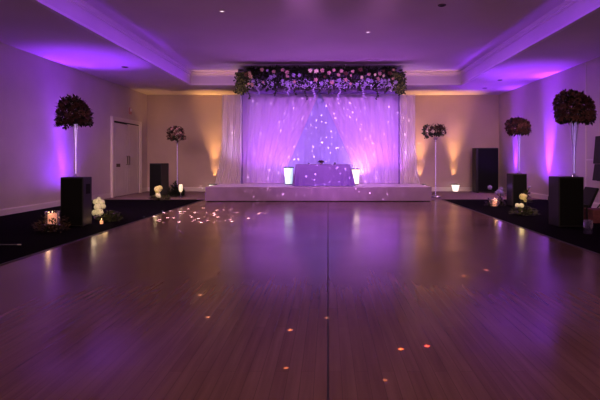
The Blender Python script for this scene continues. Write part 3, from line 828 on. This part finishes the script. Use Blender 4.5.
# E: right candle and lavender flowers beside the smaller right pedestal
YE_ = YF(206.5); xE = X(494.5, YE_); sc = YE_ / F
o = thing('candle_bowl', 'round clear glass bowl holding a candle left of the smaller right pedestal', 'candle holder', (xE, YE_, G0))
MB().lathe([(.07, 0), (.08, .006), (.125, .07), (.13, .15), (.115, .21)], 22, caps=False).build('bowl', M_glass, o, smooth=True)
MB().lathe([(.065, .0005), (.065, .005)], 18).build('bottom', M_glassd, o)
candle((xE, YE_, G0 + .0065), .065, .17, 'glowing peach pillar candle in the clear bowl left of the smaller right pedestal', .7)
o = thing('hydrangea_arrangement', 'purple lit hydrangeas behind the candle left of the smaller right pedestal', 'flower arrangement', (X(501, YE_ + .4), YE_ + .42, G0))
MB().lathe([(.06, 0), (.07, .01), (.065, .2)], 16).build('vase', M_glassd, o, smooth=True)
for (dx, dz, dy, r) in ((-2.4, 14, -.03, 2.3), (.6, 16.5, 0, 2.2), (0.2, 13, -.06, 2.2), (-4.6, 12.6, 0, 1.7), (1.4, 11, -.04, 2.0)):
    put_flower('hydrangea', HYD['lav'], o, (dx*sc, dy, dz*sc), (dx*.1, -.5, .8), r*sc)
put_flower('hydrangea', HYD['lav'], o, (-11.2*sc, 0, 18*sc), (-.2, -.5, .8), 2.3*sc)
MB().tube([(0, 0, .2), (-5*sc, .02, 12*sc), (-11*sc, .02, 17*sc)], .008, 6).build('stem', M_stem, o)
MB().tube([(0, 0, .2), (0, .02, 14*sc)], .01, 6).build('stem', M_stem, o)
point('lavender_glow', (X(502, YE_), YE_ + .15, .5), .6, (.5, .2, 1), .04)
greenery((xE + .02, YE_, G0), .25, .22, .26, 'dark twiggy wreath round the clear candle bowl at right', 45, M_leafred, 150, .68, .06)
# F: yellow lit flowers right of the smaller pedestal
YF_ = YF(215.5); xF = X(520.5, YF_); sc = YF_ / F
o = thing('hydrangea_arrangement', 'candlelit yellow and white flower heads in front of the smaller right pedestal', 'flower arrangement', (xF, YF_, G0))
MB().lathe([(.06, 0), (.075, .01), (.075, .1)], 16).build('vase', M_glassd, o, smooth=True)
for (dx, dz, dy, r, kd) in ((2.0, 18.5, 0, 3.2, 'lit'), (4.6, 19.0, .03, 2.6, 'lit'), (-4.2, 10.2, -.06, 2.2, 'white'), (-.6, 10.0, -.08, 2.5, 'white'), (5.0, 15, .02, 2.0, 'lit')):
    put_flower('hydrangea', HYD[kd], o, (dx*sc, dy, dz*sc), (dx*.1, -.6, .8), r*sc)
MB().tube([(0, 0, .1), (2*sc, .02, 16*sc)], .01, 6).build('stem', M_stem, o)
MB().tube([(.02, 0, .1), (6*sc, .05, 18*sc), (10*sc, .05, 28*sc)], .006, 6).build('stem', M_stem, o)
put_flower('hydrangea', HYD['lav'], o, (10*sc, .05, 28*sc), (0, -.3, 1), 1.4*sc)
b = MB(); rg = random.Random(51)
for k in range(160):
    d = rnd_dir(rg, -.2, 1); p = Vector((7*sc + d.x*4*sc, .06 + d.y*.06, 15*sc + d.z*8*sc)); b.leaf(p, d, Vector((0, 0, 1)), .06, .03)
b.build('leaves', M_leaf, o)
point('flower_glow', (xF - .1, YF_ - .3, .30), .5, (1, .78, .32), .05)
greenery((X(524.0, YF_), YF_ - .03, G0), .26, .24, .19, 'low green leaves spread round the yellow lit flowers at right', 46, M_leaf, 330, .42, .08, parent=o)
# thin pale rod on the left carpet
Yr = YF(245.5); xr0, xr1 = X(-14, Yr), X(21, Yr)
o = thing('metal_rod', 'thin pale rod with a bright tip lying on the dark carpet at the left edge', 'rod', (xr0, Yr, .013))
MB().tube([(0, 0, 0), (xr1 - xr0 - .05, 0, 0)], .0075, 8).build('shaft', mat('grey_metal', (.22, .20, .22), .4, metal=.4), o)
MB().tube([(xr1 - xr0 - .0495, 0, 0), (xr1 - xr0, 0, 0)], .0085, 8).build('tip', M_white, o)

# ------------------------------------------------------------------ chair, glass and stacked speakers at the right edge
Yk = 9.25
t = thing('lounge_chair', 'low black chair with a reclined backrest half hidden behind the largest pedestal', 'chair', (X(590, 9.0) - .20, Yk, .0045), PI / 2)
MB().box(-.22, .22, -.2, .2, .30, .36).build('seat', M_blackside, t, bevel=.02)
bo = MB().box(-.22, .22, -.025, .025, 0, .40).build('backrest', M_black, t, loc=(0, -.215, .30), bevel=.015); bo.rotation_euler = (math.radians(24), 0, 0)
for sx in (-1, 1):
    for sy in (-1, 1): MB().tube([(sx*.2, sy*.18, 0), (sx*.19, sy*.17, .299)], .014, 8).build('leg', M_black, t)
t = thing('low_table', 'low table under a dark rose cloth, cut by the right edge of the picture', 'table', (X(588.5, 9.2) + .36, 9.3, .0045))
b = MB(); hw, hd, N = .33, .2, 80
for j_ in range(7):
    v = j_ / 6
    for k in range(N):
        x, y, nrm, q = rr_path(k, N, hw, hd); w = .02 * v * (1 + math.sin(q * 30))
        b.v.append((x + nrm[0]*w, y + nrm[1]*w, .245 * (1 - v) + .002))
for j_ in range(6):
    for k in range(N): b.f.append((j_*N+k, (j_+1)*N+k, (j_+1)*N+(k+1) % N, j_*N+(k+1) % N))
b.f.append(tuple(range(N)))
b.build('cloth', M_redseat, t)

Yg = YF(234); o = thing('glass_cylinder', 'clear glass cylinder standing on the carpet right of the largest pedestal', 'vase', (X(588.0, Yg), Yg, G0))
MB().lathe([(.065, 0), (.07, .008), (.07, .22), (.066, .222), (.064, .02)], 20).build('wall', M_glass, o, smooth=True)
MB().lathe([(.05, .0205), (.05, .03)], 18).build('water_base', M_silver, o)
Ys = 10.3
xs = X(597, Ys)
t = thing('speaker_stand', 'black tripod stand carrying two black loudspeakers at the right edge', 'speaker stand', (xs + .21, Ys, .0045), .3)
MB().tube([(0, 0, .35), (0, 0, .742)], .018, 10).build('pole', M_black, t)
for k in range(3):
    a = k*2*PI/3 + .5; MB().tube([(.018*math.cos(a), .018*math.sin(a), .38), (.3*math.cos(a), .3*math.sin(a), .014)], .012, 8).build('leg', M_black, t)
MB().box(-.13, .13, -.13, .13, .7425, .752).build('top_plate', M_black, t)
def speaker(z0, z1, w, label):
    o = thing('loudspeaker', label, 'loudspeaker', (xs + .21, Ys, z0), .15, 'loudspeakers at the right edge')
    hh = z1 - z0
    b = MB(); b.add([(-w, -.17, 0), (w, -.17, 0), (w, .17, 0), (-w, .17, 0), (-w + .04, -.15, hh), (w - .04, -.15, hh), (w - .04, .15, hh), (-w + .04, .15, hh)],
                    [(0,3,2,1),(4,5,6,7),(0,1,5,4),(1,2,6,5),(2,3,7,6),(3,0,4,7)])
    b.build('cabinet', M_blackside, o, bevel=.01)
    MB().lathe([(.10, 0), (.09, .012), (.04, .004), (.01, .014)], 20).build('cone', M_grille, o, loc=(0, -.178, hh*.5)).rotation_euler = (PI/2, 0, 0)
speaker(.7575, Z(164, Ys), .22, 'lower black loudspeaker on the tripod at the right edge')
speaker(Z(164, Ys) + .006, Z(136, Ys) , .20, 'upper black loudspeaker stacked on another at the right edge')

# ------------------------------------------------------------------ lighting
# purple stage wash: from the stage deck and from unseen spots near the ceiling
for x in (-2.3, -1.5, 1.55, 2.1):
    spot('stage_deck_wash', (x, 14.95, ZS + .1), (x * 1.02, 15.8, 2.8), 62, (.56, .15, .95), 100, 1.0, .05)
spot('stage_front_wash', (-.6, 7.0, 4.0), (-.2, 15.6, 2.0), 1700, (.72, .27, 1.0), 44, .9, .15)
spot('stage_front_wash', (1.2, 7.0, 4.0), (.6, 15.2, 2.0), 1100, (.85, .34, .95), 44, .9, .15)
spot('column_glow', (X(288, 14.9) - .1, 15.3, ZS + .12), (X(283, 15.7), 15.7, 1.4), 8, (.8, .75, 1.0), 90, 1.0, .05)
spot('column_glow', (X(357, 14.9) + .1, 15.3, ZS + .12), (X(361, 15.7), 15.7, 1.2), 55, (1.0, .55, .92), 90, 1.0, .05)
spot('centre_blue', (0, 15.25, ZS + .1), (-.1, 15.86, 2.0), 12, (.16, .20, 1.0), 60, 1.0, .05)  # added blue spot to cool the centre panel
for x in (X(243, YG), X(398, YG)):
    spot('ivy_warm', (x * 1.12, 13.2, 2.6), (x, YG, 3.6), 55, (1, .72, .3), 34, 1.0, .05)  # added spots that brighten the ivy ends
for x in (-3.05, 2.65):
    spot('side_drape_wash', (x, 14.75, ZS + .1), (x, 15.35, 2.4), 85, (.72, .50, 1.0), 56, 1.0, .05)  # added lilac spots that lift the side drapes
# purple on the ceiling in front of the canopy
for x in (-2.0, 1.7):
    spot('ceiling_wash', (x, 15.15, ZS + .12), (x * .5, 12.6, 4.1), 150, (.50, .15, 1.0), 82, 1.0, .06)
# added area fill in the tray: purple sides and back, amber back crown
for sx, xx in ((1, TL), (-1, TR)):
    a = area('tray_purple_fill', (xx + sx * .55, 8.2, H1 - .02), (xx, 8.2, H1 + .22), 27, (.27, .035, 1.0), .05, 14.5, 150)
    a.rotation_euler = (0, math.radians(95 if sx > 0 else -95), 0)
a = area('tray_purple_fill', (0, TB - .7, H1 + .02), (0, TB, H1 + .1), 5, (.36, .10, 1.0), 8.4, .04, 150)
for xa in (-3.55, 3.4):
    area('tray_amber_fill', (xa, TB - .07, H1 + .19), (xa, TB - .09, H2), .45, WARM, 1.7, .03, 110)
    area('tray_amber_fill', (xa, TB - .30, H1 + .27), (xa, TB - .25, H2), .4, WARM, 1.7, .03, 150)
# dim room fill: added spots that match no ceiling fitting
for x, y, p in ((-2.3, 3.2, 90), (2.3, 3.2, 90), (-2.6, 10.0, 260), (2.6, 10.0, 260)):
    spot('room_fill_down', (x, y, H2 - .05), (x, y + 1.5, 0), p, PINK, 160, 1.0, .25)
for x in (-5.5, 5.4):
    for yy, p in ((13.2, 340), (9.0, 520)):
        spot('room_fill_down', (x * (1 if yy > 10 else .92), yy, 3.3), (x * .8, yy + 4.5, .3), p, (1, .60, .60), 100, 1.0, 1.2)
spot('room_fill_up', (0, -1.5, 1.6), (0, 9.5, 4.1), 860, (1, .66, .44), 110, 1.0, .3)  # added fill behind the camera, aimed up at the ceiling
# star projector: a gobo of small dots on the stage
def gobo(name, loc, target, power, col, angle, scale, thr, seed):
    o = spot(name, loc, target, power, col, angle, .3, 0.0); l = o.data; l.use_nodes = True
    nt = l.node_tree; em = next(n for n in nt.nodes if n.type == 'EMISSION')
    tc = nt.nodes.new('ShaderNodeTexCoord'); mp = nt.nodes.new('ShaderNodeMapping'); mp.inputs['Location'].default_value = (seed, seed*.37, seed*.11)
    vo = nt.nodes.new('ShaderNodeTexVoronoi'); vo.inputs['Scale'].default_value = scale
    mr = nt.nodes.new('ShaderNodeMapRange'); mr.inputs['From Min'].default_value = thr; mr.inputs['From Max'].default_value = thr*.6
    nt.links.new(tc.outputs['Normal'], mp.inputs['Vector']); nt.links.new(mp.outputs['Vector'], vo.inputs['Vector'])
    nt.links.new(vo.outputs['Distance'], mr.inputs['Value'])
    sp = nt.nodes.new('ShaderNodeSeparateColor'); nt.links.new(vo.outputs['Color'], sp.inputs['Color'])
    p = nt.nodes.new('ShaderNodeMath'); p.operation = 'POWER'; p.inputs[1].default_value = 2.0; nt.links.new(sp.outputs[0], p.inputs[0])
    mu = nt.nodes.new('ShaderNodeMath'); mu.operation = 'MULTIPLY'
    nt.links.new(mr.outputs['Result'], mu.inputs[0]); nt.links.new(p.outputs[0], mu.inputs[1])
    nt.links.new(mu.outputs[0], em.inputs['Strength'])
    return o
gobo('star_projector', (-.8, 9.0, 3.9), (-1.0, 15.8, 1.4), 7500, (1.0, .72, 1.0), 44, 46, .23, 3.1)
gobo('star_projector', (1.6, 9.0, 3.9), (1.3, 15.8, 1.3), 7500, (1.0, .66, 1.0), 40, 46, .23, 7.7)
gobo('star_projector', (-2.2, 8.0, 3.9), (-2.6, 10.4, 0), 75000, (.95, .80, 1.0), 34, 30, .26, 5.3)
def dot_beam(name, loc, target, power, col, r):
    o = spot(name, loc, target, power, col, 4, .2, 0.0); l = o.data; l.use_nodes = True
    nt = l.node_tree; em = next(n for n in nt.nodes if n.type == 'EMISSION')
    tc = nt.nodes.new('ShaderNodeTexCoord'); vm = nt.nodes.new('ShaderNodeVectorMath'); vm.operation = 'MULTIPLY'; vm.inputs[1].default_value = (1, 1, 0)
    ln = nt.nodes.new('ShaderNodeVectorMath'); ln.operation = 'LENGTH'
    mr = nt.nodes.new('ShaderNodeMapRange'); mr.inputs['From Min'].default_value = r; mr.inputs['From Max'].default_value = r*.3
    nt.links.new(tc.outputs['Normal'], vm.inputs[0]); nt.links.new(vm.outputs['Vector'], ln.inputs[0]); nt.links.new(ln.outputs['Value'], mr.inputs['Value'])
    nt.links.new(mr.outputs['Result'], em.inputs['Strength'])
for px, py, c, p in ((401, 349, (1, .30, .10), 14000), (427, 346, (1, .16, .07), 14000), (385, 380, (1, .5, .2), 2500), (290, 330, (1, .55, .25), 6000), (286, 368, (1, .5, .2), 4000),
                  (464, 276, (1, .5, .25), 6000), (486, 270, (1, .45, .25), 6000), (208, 317, (1, .6, .35), 4000), (200, 295, (1, .7, .45), 5000), (327, 318, (1, .6, .4), 3000)):
    Yp = YF(py); xp = X(px, Yp); L = math.hypot(1.5, 4.0)
    dot_beam('laser_dot', (xp + .3, Yp + 1.5, 4.0), (xp, Yp, 0), p, c, 3.4 * Yp / F / L)

w = bpy.data.worlds.new('dim_hall'); bpy.context.scene.world = w; w.use_nodes = True
w.node_tree.nodes['Background'].inputs[0].default_value = (1.0, .52, .60, 1); w.node_tree.nodes['Background'].inputs[1].default_value = .34

# ------------------------------------------------------------------ camera
cam = bpy.data.cameras.new('camera'); co = bpy.data.objects.new('camera', cam); C.objects.link(co)
co.location = (0, 0, EYE); co.rotation_euler = (PI / 2, 0, 0)
cam.sensor_width = 36; cam.lens = F * 36 / 600
cam.shift_x = -(CX - 300) / 600; cam.shift_y = -(200 - CY) / 600
cam.clip_end = 100
sc = bpy.context.scene
sc.camera = co
sc.view_settings.view_transform = 'Standard'
sc.view_settings.exposure = 0.3
sc.view_settings.gamma = 0.86
try:
    sc.cycles.use_denoising = True; sc.cycles.max_bounces = 8; sc.cycles.transparent_max_bounces = 16; sc.cycles.sample_clamp_indirect = 4
    sc.cycles.caustics_reflective = False
except Exception: pass
